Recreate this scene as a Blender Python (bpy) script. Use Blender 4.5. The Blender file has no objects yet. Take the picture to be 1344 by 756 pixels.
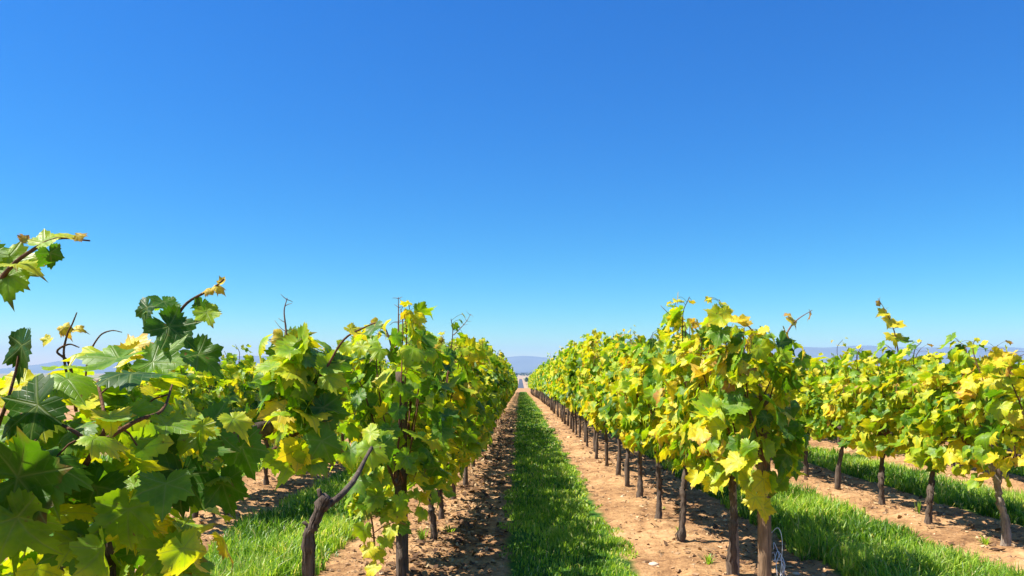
import bpy, math, random
import numpy as np
from mathutils import Vector, Matrix

R = math.radians
SC = bpy.context.scene
COL = SC.collection
rng = np.random.default_rng(11)
random.seed(5)

# ------------------------------------------------------------------ camera, world, sun, exposure
F = 1000.0                      # focal length in photo pixels (photo 1344 wide)
EYE = 1.30                      # camera height
VPX, VPY = 683.0, 488.0         # straight-ahead point in the photo
cam_d = bpy.data.cameras.new("camera")
cam = bpy.data.objects.new("camera", cam_d); COL.objects.link(cam)
cam.location = (0, 0, EYE); cam.rotation_euler = (R(90), 0, 0)
cam_d.sensor_width = 36; cam_d.lens = 36 * F / 1344
cam_d.shift_x = -(VPX - 672) / 1344; cam_d.shift_y = (VPY - 378) / 1344
cam_d.clip_start = 0.05; cam_d.clip_end = 40000
SC.camera = cam

SUN = Vector((-0.58, -0.05, 0.80)).normalized()       # towards the sun
SUN_EL = math.asin(SUN.z)
SUN_AZ = math.atan2(SUN.x, SUN.y)
world = bpy.data.worlds.new("World"); SC.world = world
world.use_nodes = True
wn = world.node_tree.nodes; wl = world.node_tree.links
bg = wn["Background"]
sky = wn.new("ShaderNodeTexSky"); sky.sky_type = 'NISHITA'; sky.sun_disc = False
sky.sun_elevation = SUN_EL; sky.sun_rotation = SUN_AZ
sky.altitude = 0; sky.air_density = 1.0; sky.dust_density = 0.7; sky.ozone_density = 4.0
# a clear, deep blue polarised-looking sky: contrast of the sky's own colour ratios raised
sepc = wn.new("ShaderNodeSeparateColor"); comb = wn.new("ShaderNodeCombineColor"); wl.new(sky.outputs[0], sepc.inputs[0])
def wmath(op, a, b):
    x = wn.new("ShaderNodeMath"); x.operation = op
    for v, k in ((a, 0), (b, 1)):
        if hasattr(v, "node"): wl.new(v, x.inputs[k])
        else: x.inputs[k].default_value = v
    return x.outputs[0]
blue = wmath('MULTIPLY', wmath('POWER', sepc.outputs[2], 0.80), 0.77)
wl.new(blue, comb.inputs[2])
for ch, g, k in ((0, 3.4, 1.15), (1, 2.35, 1.14)):
    wl.new(wmath('MULTIPLY', blue, wmath('MULTIPLY', wmath('POWER', wmath('DIVIDE', sepc.outputs[ch], sepc.outputs[2]), g), k)), comb.inputs[ch])
wl.new(comb.outputs[0], bg.inputs["Color"])
bg.inputs["Strength"].default_value = 0.15
sun_d = bpy.data.lights.new("sun", 'SUN'); sun_d.energy = 5.0; sun_d.angle = R(0.5)
sun_d.color = (1.0, 0.95, 0.86)
sun = bpy.data.objects.new("sun", sun_d); COL.objects.link(sun)
sun.rotation_euler = SUN.to_track_quat('Z', 'Y').to_euler()
vs = SC.view_settings
vs.view_transform = 'Standard'; vs.look = 'None'; vs.gamma = 1.0; vs.exposure = 1.08
vs.use_curve_mapping = False
SC.cycles.use_denoising = True
SC.cycles.max_bounces = 8; SC.cycles.transmission_bounces = 6; SC.cycles.diffuse_bounces = 3
SC.cycles.volume_bounces = 0
SC.cycles.use_adaptive_sampling = True

# ------------------------------------------------------------------ small helpers
def smooth(a, b, x):
    t = np.clip((np.asarray(x, float) - a) / (b - a), 0, 1); return t * t * (3 - 2 * t)

def vnoise(x, y, seed=0):
    x = np.asarray(x, float); y = np.asarray(y, float)
    xi = np.floor(x).astype(np.int64); yi = np.floor(y).astype(np.int64)
    fx = x - xi; fy = y - yi
    fx = fx * fx * (3 - 2 * fx); fy = fy * fy * (3 - 2 * fy)
    def h(a, b):
        n = (a * 374761393 + b * 668265263 + seed * 1442695041) & 0xffffffff
        n = ((n ^ (n >> 13)) * 1274126177) & 0xffffffff
        return ((n ^ (n >> 16)) & 0xffff) / 65535.0
    return (h(xi, yi) * (1 - fx) + h(xi + 1, yi) * fx) * (1 - fy) + \
           (h(xi, yi + 1) * (1 - fx) + h(xi + 1, yi + 1) * fx) * fy

def fbm(x, y, oct=4, seed=0):
    s = 0; a = 0.5
    for k in range(oct):
        s = s + a * vnoise(x * 2 ** k, y * 2 ** k, seed + k * 7); a *= 0.5
    return s

PLAIN = -10.7
def ground_z(x, y):
    y = np.asarray(y, float); x = np.asarray(x, float)
    z = -0.008 * np.clip(y, 0, 40)
    z = z - 0.9 * smooth(30, 95, y)
    z = z + (PLAIN - z) * smooth(94, 430, y)
    return z
ROWS = {'L3': -5.30, 'L2': -3.02, 'L1': -0.68, 'R1': 1.24, 'R2': 3.62, 'R3': 6.03, 'R4': 8.3}
ROWX = [-9.85, -7.57, -5.30, -3.02, -0.68, 1.24, 3.62, 6.03, 8.3, 10.56, 12.8]
STRIPS = [(-11.2, -10.2), (-9.2, -8.2), (-6.95, -5.95), (-4.65, -3.7), (-2.38, -1.42), (-0.10, 0.78), (2.12, 3.15), (4.40, 5.40), (6.70, 7.65), (8.95, 9.9)]

def micro(x, y):
    """ small relief of the worked soil """
    m = (fbm(x * 4, y * 4, 4, 3) - .5) * .06 + (fbm(x * 19, y * 19, 3, 9) - .5) * .040 * (1 - .85 * smooth(9, 18, y))
    for rx in ROWX:
        m = m + .035 * np.exp(-((x - rx) / .28) ** 2)
    for a, b in STRIPS:
        w = smooth(a - .06, a + .06, x) * (1 - smooth(b - .06, b + .06, x))
        m = m * (1 - .6 * w) - .01 * w
    return m * (1 - smooth(40, 80, y))

def link(name, me, parent=None, mats=()):
    o = bpy.data.objects.new(name, me); COL.objects.link(o)
    if parent is not None: o.parent = parent
    for m in mats: me.materials.append(m)
    return o

def tag(o, label=None, cat=None, group=None, kind=None):
    if label: o["label"] = label
    if cat: o["category"] = cat
    if group: o["group"] = group
    if kind: o["kind"] = kind
    return o

def empty(name, loc):
    o = bpy.data.objects.new(name, None); COL.objects.link(o)
    o.location = loc; o.empty_display_size = .1
    return o

def mesh_np(name, verts, faces_flat, counts, attrs=None, smooth_sh=True):
    """ verts (n,3); faces_flat indices; counts loops per face; attrs {name:(type,array)} """
    me = bpy.data.meshes.new(name)
    verts = np.ascontiguousarray(verts, dtype=np.float32)
    ff = np.ascontiguousarray(faces_flat, dtype=np.int32); cn = np.ascontiguousarray(counts, dtype=np.int32)
    me.vertices.add(len(verts)); me.vertices.foreach_set("co", verts.ravel())
    me.loops.add(len(ff)); me.loops.foreach_set("vertex_index", ff)
    me.polygons.add(len(cn))
    st = np.zeros(len(cn), np.int32); st[1:] = np.cumsum(cn)[:-1]
    me.polygons.foreach_set("loop_start", st)
    try: me.polygons.foreach_set("loop_total", cn)
    except Exception: pass
    me.polygons.foreach_set("use_smooth", np.full(len(cn), smooth_sh))
    me.update(calc_edges=True)
    for k, (typ, arr) in (attrs or {}).items():
        a = me.attributes.new(k, typ, 'POINT')
        if typ == 'FLOAT_VECTOR': a.data.foreach_set("vector", np.ascontiguousarray(arr, np.float32).ravel())
        elif typ == 'FLOAT_COLOR': a.data.foreach_set("color", np.ascontiguousarray(arr, np.float32).ravel())
        else: a.data.foreach_set("value", np.ascontiguousarray(arr, np.float32).ravel())
    return me

class MB:
    """ collects tubes """
    def __init__(s): s.v = []; s.f = []; s.c = []; s.n = 0
    def add(s, v, faces):
        v = np.asarray(v, float)
        for f in faces: s.f.extend([i + s.n for i in f]); s.c.append(len(f))
        s.v.append(v); s.n += len(v)
    def tube(s, pts, rad, sides=7, rough=0.0, seed=0, cap=True):
        pts = np.asarray(pts, float); n = len(pts)
        rad = np.broadcast_to(np.asarray(rad, float), (n,))
        rg = np.random.default_rng(abs(seed) + 1)
        T = np.gradient(pts, axis=0); T /= np.linalg.norm(T, axis=1)[:, None] + 1e-9
        ref = np.array([0.31, 0.95, 0.05])
        if abs(T[0] @ ref) > .9: ref = np.array([1., 0, 0.2])
        V = []
        for i in range(n):
            a = np.cross(T[i], ref); a /= np.linalg.norm(a) + 1e-9; b = np.cross(T[i], a)
            ref = np.cross(a, T[i])
            for k in range(sides):
                t = 2 * math.pi * k / sides
                r = rad[i] * (1 + rough * (rg.random() - .5) * 2)
                V.append(pts[i] + (a * math.cos(t) + b * math.sin(t)) * r)
        Fc = []
        for i in range(n - 1):
            for k in range(sides):
                k2 = (k + 1) % sides
                Fc.append((i * sides + k, i * sides + k2, (i + 1) * sides + k2, (i + 1) * sides + k))
        if cap:
            Fc.append(tuple(range(sides))[::-1]); Fc.append(tuple((n - 1) * sides + k for k in range(sides)))
        s.add(V, Fc)
    def build(s, name, mat, parent=None):
        me = mesh_np(name, np.concatenate(s.v), s.f, s.c)
        return link(name, me, parent, [mat])

def spline(ctrl, n):
    c = np.asarray(ctrl, float); m = len(c)
    if m == 2:
        t = np.linspace(0, 1, n)[:, None]; return c[0] * (1 - t) + c[1] * t
    p = np.vstack([2 * c[0] - c[1], c, 2 * c[-1] - c[-2]])
    out = []
    for u in np.linspace(0, m - 1 - 1e-6, n):
        i = int(u); t = u - i
        a, b, d, e = p[i], p[i + 1], p[i + 2], p[i + 3]
        out.append(.5 * ((2 * b) + (-a + d) * t + (2 * a - 5 * b + 4 * d - e) * t * t + (-a + 3 * b - 3 * d + e) * t ** 3))
    return np.array(out)

# ------------------------------------------------------------------ node material helpers
def new_mat(name):
    m = bpy.data.materials.new(name); m.use_nodes = True
    nt = m.node_tree; nt.nodes.clear()
    out = nt.nodes.new("ShaderNodeOutputMaterial")
    return m, nt, out
class NT:
    def __init__(s, nt): s.nt = nt
    def n(s, typ, **kw):
        x = s.nt.nodes.new(typ)
        for k, v in kw.items(): setattr(x, k, v)
        return x
    def l(s, a, b): s.nt.links.new(a, b)
    def val(s, x, sock):
        if hasattr(x, "node"): s.l(x, sock)
        else: sock.default_value = x
    def math(s, op, a, b=0.0, c=None, clamp=False):
        x = s.n("ShaderNodeMath", operation=op, use_clamp=clamp)
        s.val(a, x.inputs[0]); s.val(b, x.inputs[1])
        if c is not None: s.val(c, x.inputs[2])
        return x.outputs[0]
    def ramp(s, fac, stops, interp='LINEAR'):
        x = s.n("ShaderNodeValToRGB"); cr = x.color_ramp; cr.interpolation = interp
        while len(cr.elements) < len(stops): cr.elements.new(0.5)
        for e, (p, c) in zip(cr.elements, stops):
            e.position = p; e.color = (*c, 1) if len(c) == 3 else c
        s.val(fac, x.inputs[0]); return x.outputs[0]
    def mix(s, fac, a, b, blend='MIX'):
        x = s.n("ShaderNodeMix", data_type='RGBA', blend_type=blend)
        s.val(fac, x.inputs[0])
        for v, sk in ((a, x.inputs[6]), (b, x.inputs[7])):
            if hasattr(v, "node"): s.l(v, sk)
            else: sk.default_value = (*v, 1)
        return x.outputs[2]
    def noise(s, vec, scale, detail=3, rough=.55, dist=0.0):
        x = s.n("ShaderNodeTexNoise"); x.inputs["Scale"].default_value = scale
        x.inputs["Detail"].default_value = detail; x.inputs["Roughness"].default_value = rough
        x.inputs["Distortion"].default_value = dist
        if vec is not None: s.l(vec, x.inputs["Vector"])
        return x.outputs[0]

# ---- leaf
def leaf_material(name, detail):
    m, nt, out = new_mat(name); N = NT(nt)
    at = N.n("ShaderNodeAttribute", attribute_name="leafcol")
    sep = N.n("ShaderNodeSeparateColor"); N.l(at.outputs["Color"], sep.inputs[0])
    t = sep.outputs[0]
    uv = N.n("ShaderNodeAttribute", attribute_name="leafuv")
    sx = N.n("ShaderNodeSeparateXYZ"); N.l(uv.outputs["Vector"], sx.inputs[0])
    x = N.math('ABSOLUTE', sx.outputs[0]); y = sx.outputs[1]
    tt = t
    if detail:
        # yellowing that starts from the margin, patchy (each leaf has its own offset in z)
        nz = N.noise(uv.outputs["Vector"], 4.0, 3)
        r2 = N.math('ADD', N.math('MULTIPLY', x, x), N.math('MULTIPLY', y, y))
        e = N.math('MULTIPLY', N.math('MULTIPLY', r2, sep.outputs[1]), .9)
        tt = N.math('ADD', N.math('ADD', t, e), N.math('MULTIPLY', N.math('SUBTRACT', nz, .5), .30), clamp=True)
    else:
        nz = N.noise(uv.outputs["Vector"], 2.2, 1)
        tt = N.math('ADD', t, N.math('MULTIPLY', N.math('SUBTRACT', nz, .5), .3), clamp=True)
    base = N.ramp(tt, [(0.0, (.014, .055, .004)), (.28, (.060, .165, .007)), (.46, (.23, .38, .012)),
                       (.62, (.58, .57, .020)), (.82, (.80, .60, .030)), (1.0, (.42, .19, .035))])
    trans = N.ramp(tt, [(0.0, (.03, .13, .003)), (.28, (.19, .42, .004)), (.46, (.55, .74, .006)),
                        (.62, (.88, .78, .008)), (.82, (.95, .64, .012)), (1.0, (.62, .27, .03))])
    if detail:      # a few brown specks and scorched patches
        sp = N.math('MULTIPLY', N.math('SUBTRACT', N.noise(uv.outputs["Vector"], 9.0, 2), .665), 12.0, clamp=True)
        sp = N.math('MULTIPLY', sp, N.math('GREATER_THAN', sep.outputs[2], .45))
        r3 = N.math('ADD', N.math('MULTIPLY', x, x), N.math('MULTIPLY', y, y))
        rim = N.math('MULTIPLY', N.math('SUBTRACT', N.math('ADD', r3, N.math('MULTIPLY', N.noise(uv.outputs["Vector"], 5.0, 2), .30)), .385), 9.0, clamp=True)
        sp = N.math('MAXIMUM', sp, N.math('MULTIPLY', rim, N.math('MULTIPLY', N.math('LESS_THAN', sep.outputs[2], .30), .8)))
        base = N.mix(sp, base, (.20, .095, .03)); trans = N.mix(sp, trans, (.22, .10, .02))
    bump = None
    if detail:
        prof = None
        for ang in (0, 52, 106):
            a = R(ang); dx, dy = math.sin(a), math.cos(a)
            along = N.math('ADD', N.math('MULTIPLY', x, dx), N.math('MULTIPLY', y, dy))
            perp = N.math('ABSOLUTE', N.math('SUBTRACT', N.math('MULTIPLY', x, dy), N.math('MULTIPLY', y, dx)))
            w = N.math('SUBTRACT', .026, N.math('MULTIPLY', along, .018))
            v = N.math('SUBTRACT', 1.0, N.math('DIVIDE', perp, w), clamp=True)
            v = N.math('MULTIPLY', v, N.math('GREATER_THAN', along, 0.0))
            # side veins, herring-bone off each main vein
            ph = N.math('SUBTRACT', along, N.math('MULTIPLY', perp, .75))
            st = N.math('SINE', N.math('MULTIPLY', ph, 46.0))
            st = N.math('MULTIPLY', N.math('SUBTRACT', st, .80, clamp=True), 3.0, clamp=True)
            near = N.math('SUBTRACT', 1.0, N.math('MULTIPLY', perp, 3.6), clamp=True)
            st = N.math('MULTIPLY', N.math('MULTIPLY', st, N.math('GREATER_THAN', near, 0.02)), N.math('GREATER_THAN', along, .05))
            v = N.math('MAXIMUM', v, N.math('MULTIPLY', st, .45))
            prof = v if prof is None else N.math('MAXIMUM', prof, v)
        base = N.mix(N.math('MULTIPLY', prof, .58), base, (.30, .36, .09))
        trans = N.mix(N.math('MULTIPLY', prof, .5), trans, (.10, .17, .02))
        bp = N.n("ShaderNodeBump"); bp.inputs["Strength"].default_value = .35; bp.inputs["Distance"].default_value = .004
        N.l(N.math('ADD', N.math('MULTIPLY', prof, -1.0), N.math('MULTIPLY', nz, .6)), bp.inputs["Height"]); bump = bp.outputs[0]
    p = N.n("ShaderNodeBsdfPrincipled"); N.l(base, p.inputs["Base Color"])
    p.inputs["Roughness"].default_value = .44; p.inputs["Specular IOR Level"].default_value = .30
    tr = N.n("ShaderNodeBsdfTranslucent"); N.l(trans, tr.inputs["Color"])
    if bump is not None: N.l(bump, p.inputs["Normal"])
    mx = N.n("ShaderNodeMixShader"); mx.inputs[0].default_value = .42
    N.l(p.outputs[0], mx.inputs[1]); N.l(tr.outputs[0], mx.inputs[2]); N.l(mx.outputs[0], out.inputs[0])
    return m
M_LEAF = leaf_material("vine leaf veined", True)
M_LEAF2 = leaf_material("vine leaf", False)

def bark_material(name, dark, light, scale=1.0):
    m, nt, out = new_mat(name); N = NT(nt)
    tc = N.n("ShaderNodeTexCoord"); mp = N.n("ShaderNodeMapping"); N.l(tc.outputs["Object"], mp.inputs[0])
    mp.inputs["Scale"].default_value = (60 * scale, 60 * scale, 7 * scale)
    n1 = N.noise(mp.outputs[0], 1.0, 5, .65, .6)
    n2 = N.noise(tc.outputs["Object"], 9.0, 3)
    f = N.math('ADD', N.math('MULTIPLY', n1, .75), N.math('MULTIPLY', n2, .35))
    c = N.ramp(f, [(.32, dark), (.52, tuple((a + b) / 2 for a, b in zip(dark, light))), (.72, light)])
    p = N.n("ShaderNodeBsdfPrincipled"); N.l(c, p.inputs["Base Color"]); p.inputs["Roughness"].default_value = .9
    p.inputs["Specular IOR Level"].default_value = .15
    bp = N.n("ShaderNodeBump"); bp.inputs["Strength"].default_value = .9; bp.inputs["Distance"].default_value = .012
    N.l(n1, bp.inputs["Height"]); N.l(bp.outputs[0], p.inputs["Normal"]); N.l(p.outputs[0], out.inputs[0])
    return m
M_BARK = bark_material("vine bark", (.030, .020, .015), (.17, .125, .095))
M_BARKP = bark_material("pale vine bark", (.09, .065, .05), (.42, .34, .27))
M_POST = bark_material("weathered post wood", (.075, .045, .028), (.34, .22, .13), .8)
M_CANE = bark_material("vine cane", (.060, .026, .016), (.20, .10, .055))
M_SHOOT = bark_material("young shoot", (.14, .06, .05), (.34, .19, .14))

# ---- ground
def ground_material():
    m, nt, out = new_mat("vineyard soil"); N = NT(nt)
    tc = N.n("ShaderNodeTexCoord"); P = tc.outputs["Object"]
    sx = N.n("ShaderNodeSeparateXYZ"); N.l(P, sx.inputs[0])
    big = N.noise(P, .9, 4); mid = N.noise(P, 7, 5, .62); fine = N.noise(P, 45, 4, .7)
    f = N.math('ADD', N.math('ADD', N.math('MULTIPLY', big, .35), N.math('MULTIPLY', mid, .4)), N.math('MULTIPLY', fine, .3))
    soil = N.ramp(f, [(.38, (.12, .060, .030)), (.48, (.29, .155, .070)), (.57, (.46, .265, .122)), (.70, (.60, .39, .205))])
    # grassy thatch under the strips
    nzx = N.math('ADD', sx.outputs[0], N.math('MULTIPLY', N.math('SUBTRACT', N.noise(P, 3.5, 3), .5), .22))
    msk = None
    for a, b in STRIPS:
        k = N.math('MULTIPLY', N.math('MULTIPLY', N.math('SUBTRACT', nzx, a - .02), 14.0, clamp=True),
                   N.math('MULTIPLY', N.math('SUBTRACT', b + .02, nzx), 14.0, clamp=True))
        msk = k if msk is None else N.math('MAXIMUM', msk, k)
    near = N.math('LESS_THAN', sx.outputs[1], 96.0)
    msk = N.math('MULTIPLY', msk, near)
    grass = N.ramp(mid, [(.3, (.022, .055, .010)), (.5, (.05, .13, .016)), (.7, (.10, .19, .03))])
    col = N.mix(msk, soil, grass)
    # far plain: patchwork of fields
    mp = N.n("ShaderNodeMapping"); N.l(P, mp.inputs[0]); mp.inputs["Rotation"].default_value = (0, 0, .06)
    vo = N.n("ShaderNodeTexVoronoi", distance='CHEBYCHEV'); vo.inputs["Scale"].default_value = .0042
    N.l(mp.outputs[0], vo.inputs["Vector"])
    sp = N.n("ShaderNodeSeparateColor"); N.l(vo.outputs["Color"], sp.inputs[0])
    fields = N.ramp(sp.outputs[0], [(0.0, (.40, .30, .18)), (.25, (.10, .13, .04)), (.4, (.33, .19, .12)), (.55, (.44, .36, .20)),
                                    (.7, (.16, .20, .05)), (.85, (.38, .30, .13)), (1.0, (.28, .15, .10))], 'CONSTANT')
    fields = N.mix(N.math('MULTIPLY', N.noise(P, .05, 3), .5), fields, (.26, .20, .11))
    col = N.mix(N.math('MULTIPLY', N.math('SUBTRACT', sx.outputs[1], 170.0), .02, clamp=True), col, fields)
    p = N.n("ShaderNodeBsdfPrincipled"); N.l(col, p.inputs["Base Color"]); p.inputs["Roughness"].default_value = .95
    p.inputs["Specular IOR Level"].default_value = .1
    bp = N.n("ShaderNodeBump"); bp.inputs["Strength"].default_value = .8; bp.inputs["Distance"].default_value = .02
    N.l(N.math('ADD', fine, N.math('MULTIPLY', mid, 1.5)), bp.inputs["Height"]); N.l(bp.outputs[0], p.inputs["Normal"])
    N.l(p.outputs[0], out.inputs[0]); return m
M_SOIL = ground_material()

def attr_mat(name, stops, rough=.6, trans=0.0, spec=.25, tcol=1.45):
    """ colour chosen along a ramp by the point attribute 'v' """
    m, nt, out = new_mat(name); N = NT(nt)
    at = N.n("ShaderNodeAttribute", attribute_name="v")
    c = N.ramp(at.outputs["Fac"], stops)
    p = N.n("ShaderNodeBsdfPrincipled"); N.l(c, p.inputs["Base Color"]); p.inputs["Roughness"].default_value = rough
    p.inputs["Specular IOR Level"].default_value = spec
    if trans > 0:
        tr = N.n("ShaderNodeBsdfTranslucent")
        N.l(N.mix(1.0, c, (tcol * 1.1, tcol, tcol * .5), 'MULTIPLY'), tr.inputs["Color"])
        mx = N.n("ShaderNodeMixShader"); mx.inputs[0].default_value = trans
        N.l(p.outputs[0], mx.inputs[1]); N.l(tr.outputs[0], mx.inputs[2]); N.l(mx.outputs[0], out.inputs[0])
    else: N.l(p.outputs[0], out.inputs[0])
    return m
M_GRASS = attr_mat("grass blade", [(0, (.06, .155, .012)), (.35, (.19, .355, .028)), (.7, (.37, .52, .055)), (.9, (.50, .60, .10)), (1, (.60, .52, .24))], .42, .5, .4)
M_CLOD = attr_mat("soil clod", [(0, (.16, .09, .05)), (.4, (.36, .22, .12)), (.75, (.53, .36, .20)), (1, (.64, .49, .32))], .95, 0, .1)
M_LITTER = attr_mat("dry leaf litter", [(0, (.05, .025, .015)), (.5, (.14, .075, .038)), (.85, (.30, .18, .09)), (1, (.48, .34, .18))], .8, .1, .2)

def flat_mat(name, c, rough=.8, spec=.2, noise=0.0, nscale=1.0, metallic=0):
    m, nt, out = new_mat(name); N = NT(nt)
    p = N.n("ShaderNodeBsdfPrincipled"); p.inputs["Roughness"].default_value = rough
    p.inputs["Specular IOR Level"].default_value = spec; p.inputs["Metallic"].default_value = metallic
    tc = N.n("ShaderNodeTexCoord")
    nz = N.noise(tc.outputs["Object"], nscale, 4)
    N.l(N.mix(nz, tuple(k * (1 - noise) for k in c), tuple(min(1, k * (1 + noise)) for k in c)), p.inputs["Base Color"])
    N.l(p.outputs[0], out.inputs[0]); return m
M_ASPH = flat_mat("road asphalt", (.075, .08, .10), .85, .2, .15, .3)
M_VERGE = flat_mat("road verge earth", (.40, .27, .17), .95, .1, .2, .15)
M_HILL = flat_mat("far hills scrub paled as haze", (.17, .17, .15), .95, .05, .35, .003)  # scrub tone paled to stand in for part of the haze
M_WIRE = flat_mat("pale tie wire", (.62, .64, .68), .35, .5, .05, 30, .4)
M_STONE = flat_mat("limestone", (.62, .47, .34), .9, .15, .25, 20)
M_WOOD = attr_mat("far tree foliage", [(0, (.010, .025, .012)), (.5, (.025, .055, .025)), (1, (.06, .10, .04))], .7, .1, .1)

# ------------------------------------------------------------------ the ground: one sheet to the horizon
def ground():
    xs = np.concatenate([-np.geomspace(9000, 14, 26), np.linspace(-13, -5.3, 60)[:-1], np.arange(-5.3, 7.6, .034), np.linspace(7.6, 14, 50), np.geomspace(15, 9000, 26)])
    ys = np.concatenate([[-2000, -500, -100, -30, -10, -4, -1, 0.5], np.arange(1.4, 13, .034), np.geomspace(13.05, 45, 260), np.geomspace(45.5, 140, 80)[:-1], np.geomspace(140, 500, 90)[:-1], np.geomspace(500, 16000, 30)])
    X, Y = np.meshgrid(xs, ys)
    Z = ground_z(X, Y) + np.where((Y > 1) & (np.abs(X) < 13.5), micro(X, Y), 0)
    nx, ny = len(xs), len(ys)
    V = np.stack([X, Y, Z], -1).reshape(-1, 3)
    i = (np.arange(ny - 1)[:, None] * nx + np.arange(nx - 1)[None]).ravel()
    Fc = np.stack([i, i + 1, i + 1 + nx, i + nx], -1).ravel()
    o = link("ground", mesh_np("ground", V, Fc, np.full(len(i), 4)), None, [M_SOIL])
    tag(o, kind="structure")
ground()

def road():
    def strip(name, w, y0, y1, dz, mat, xc=lambda y: y * 0 + .4):
        ys = np.geomspace(y0, y1, 160); x = xc(ys)
        V = []
        for a, b in zip(ys, x):
            z = float(ground_z(b, a)) + dz
            V += [(b - w / 2, a, z), (b + w / 2, a, z), (b + w / 2, a, z - .5), (b - w / 2, a, z - .5)]
        Fc = []
        for k in range(len(ys) - 1):
            q = 4 * k
            for u in range(4): Fc += [q + u, q + (u + 1) % 4, q + 4 + (u + 1) % 4, q + 4 + u]
        o = link(name, mesh_np(name, V, Fc, np.full(len(Fc) // 4, 4), None, False), None, [mat]); tag(o, kind="structure")
    strip("road_verge", 9.5, 240, 2300, .14, M_VERGE)
    strip("road", 4.4, 300, 1250, .26, M_ASPH)
road()

def hills():
    # (name, x0, x1, y0, depth, height, seed)
    for k, (x0, x1, y0, dep, hh, sd) in enumerate([(-5200, -300, 6300, 2200, 185, 1), (-1500, 3800, 6900, 2200, 165, 5), (900, 6200, 6000, 2400, 245, 9)]):
        nx, ny = 90, 26
        xs = np.linspace(x0, x1, nx); ys = np.linspace(y0, y0 + dep, ny)
        X, Y = np.meshgrid(xs, ys); u = (X - x0) / (x1 - x0); v = (Y - y0) / dep
        env = smooth(0, .3, u) * (1 - smooth(.72, 1, u)) * np.sin(np.pi * np.clip(v, 0, 1)) ** .8
        Z = PLAIN - 3 + env * hh * (.80 + .60 * (fbm(X / 800, Y / 800, 5, sd) - .3))
        V = np.stack([X, Y, Z], -1).reshape(-1, 3)
        i = (np.arange(ny - 1)[:, None] * nx + np.arange(nx - 1)[None]).ravel()
        o = link("hills", mesh_np("hills", V, np.stack([i, i + 1, i + 1 + nx, i + nx], -1).ravel(), np.full(len(i), 4)), None, [M_HILL])
        tag(o, kind="structure")
hills()

def haze():
    x, y0, y1, z0, z1 = 9500, -2500, 9600, PLAIN - 6, 300
    V = [(a, b, c) for c in (z0, z1) for b in (y0, y1) for a in (-x, x)]
    Fc = [0, 2, 3, 1, 4, 5, 7, 6, 0, 1, 5, 4, 2, 6, 7, 3, 0, 4, 6, 2, 1, 3, 7, 5]
    m, nt, out = new_mat("thin air"); v = nt.nodes.new("ShaderNodeVolumePrincipled")
    v.inputs["Color"].default_value = (.37, .63, 1.0, 1); v.inputs["Density"].default_value = 1.25e-4
    v.inputs["Anisotropy"].default_value = 0.0
    nt.links.new(v.outputs[0], out.inputs["Volume"])
    try: m.cycles.homogeneous_volume = True
    except Exception: pass
    o = link("haze", mesh_np("haze", V, Fc, [4] * 6, None, False), None, [m]); tag(o, kind="stuff")
haze()

# ------------------------------------------------------------------ vine leaves
def outline(n, seed, teeth=True):
    rg = np.random.default_rng(seed)
    th = np.linspace(-math.pi, math.pi, n, endpoint=False)
    kx = np.array([0, 25, 52, 78, 108, 140, 165, 180]) + np.array([0, *rg.uniform(-3, 3, 6), 0])
    kr = np.array([1.0, .72 + rg.uniform(-.08, .06), .92 + rg.uniform(-.05, .05), .66 + rg.uniform(-.08, .08), .72 + rg.uniform(-.06, .06), .60, .47, .10])
    a = np.abs(np.degrees(th)); r = np.interp(a, kx, kr)
    # sharper lobes
    for c, w, h in ((0, 9, .085), (52, 8, .06), (108, 8, .04)):
        r = r + h * np.exp(-((a - c) / w) ** 2)
    if teeth:
        m = max(3, n // 2)
        saw = np.abs(((th / (2 * math.pi) * m) % 1.0) - .5) * 2
        saw = np.where(np.arange(n) % 2 == 0, rg.uniform(.45, 1.35, n), rg.uniform(-.15, .25, n))
        r = r * (1 + .155 * (saw - .5) * (a < 168)) + rg.uniform(-.03, .03, n)
    return th, np.maximum(r, .05)

def base_leaf(lod, seed):
    """ returns verts (V,2) in leaf plane (tip +y, blade width ~1), flat faces, counts """
    n, rings = {0: (56, (.34, .68, 1.0)), 1: (30, (.5, 1.0)), 2: (15, (1.0,)), 3: (9, (1.0,))}[lod]
    th, r = outline(n, seed, lod < 2)
    V = [np.zeros((1, 2))]
    for q in rings:
        rr = r * q if q == 1.0 else q * (r * q + np.convolve(np.r_[r[-3:], r, r[:3]], np.ones(7) / 7, 'valid') * (1 - q))
        V.append(np.stack([rr * np.sin(th), rr * np.cos(th)], -1))
    V = np.concatenate(V) * .60
    f = []; c = []
    for k in range(n):
        f += [0, 1 + (k + 1) % n, 1 + k]; c.append(3)
    for q in range(len(rings) - 1):
        b0, b1 = 1 + q * n, 1 + (q + 1) * n
        for k in range(n):
            f += [b0 + k, b0 + (k + 1) % n, b1 + (k + 1) % n, b1 + k]; c.append(4)
    return V, np.array(f), np.array(c)
BASE = {l: [base_leaf(l, 40 + s) for s in range(7)] for l in (0, 1, 2, 3)}

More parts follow.
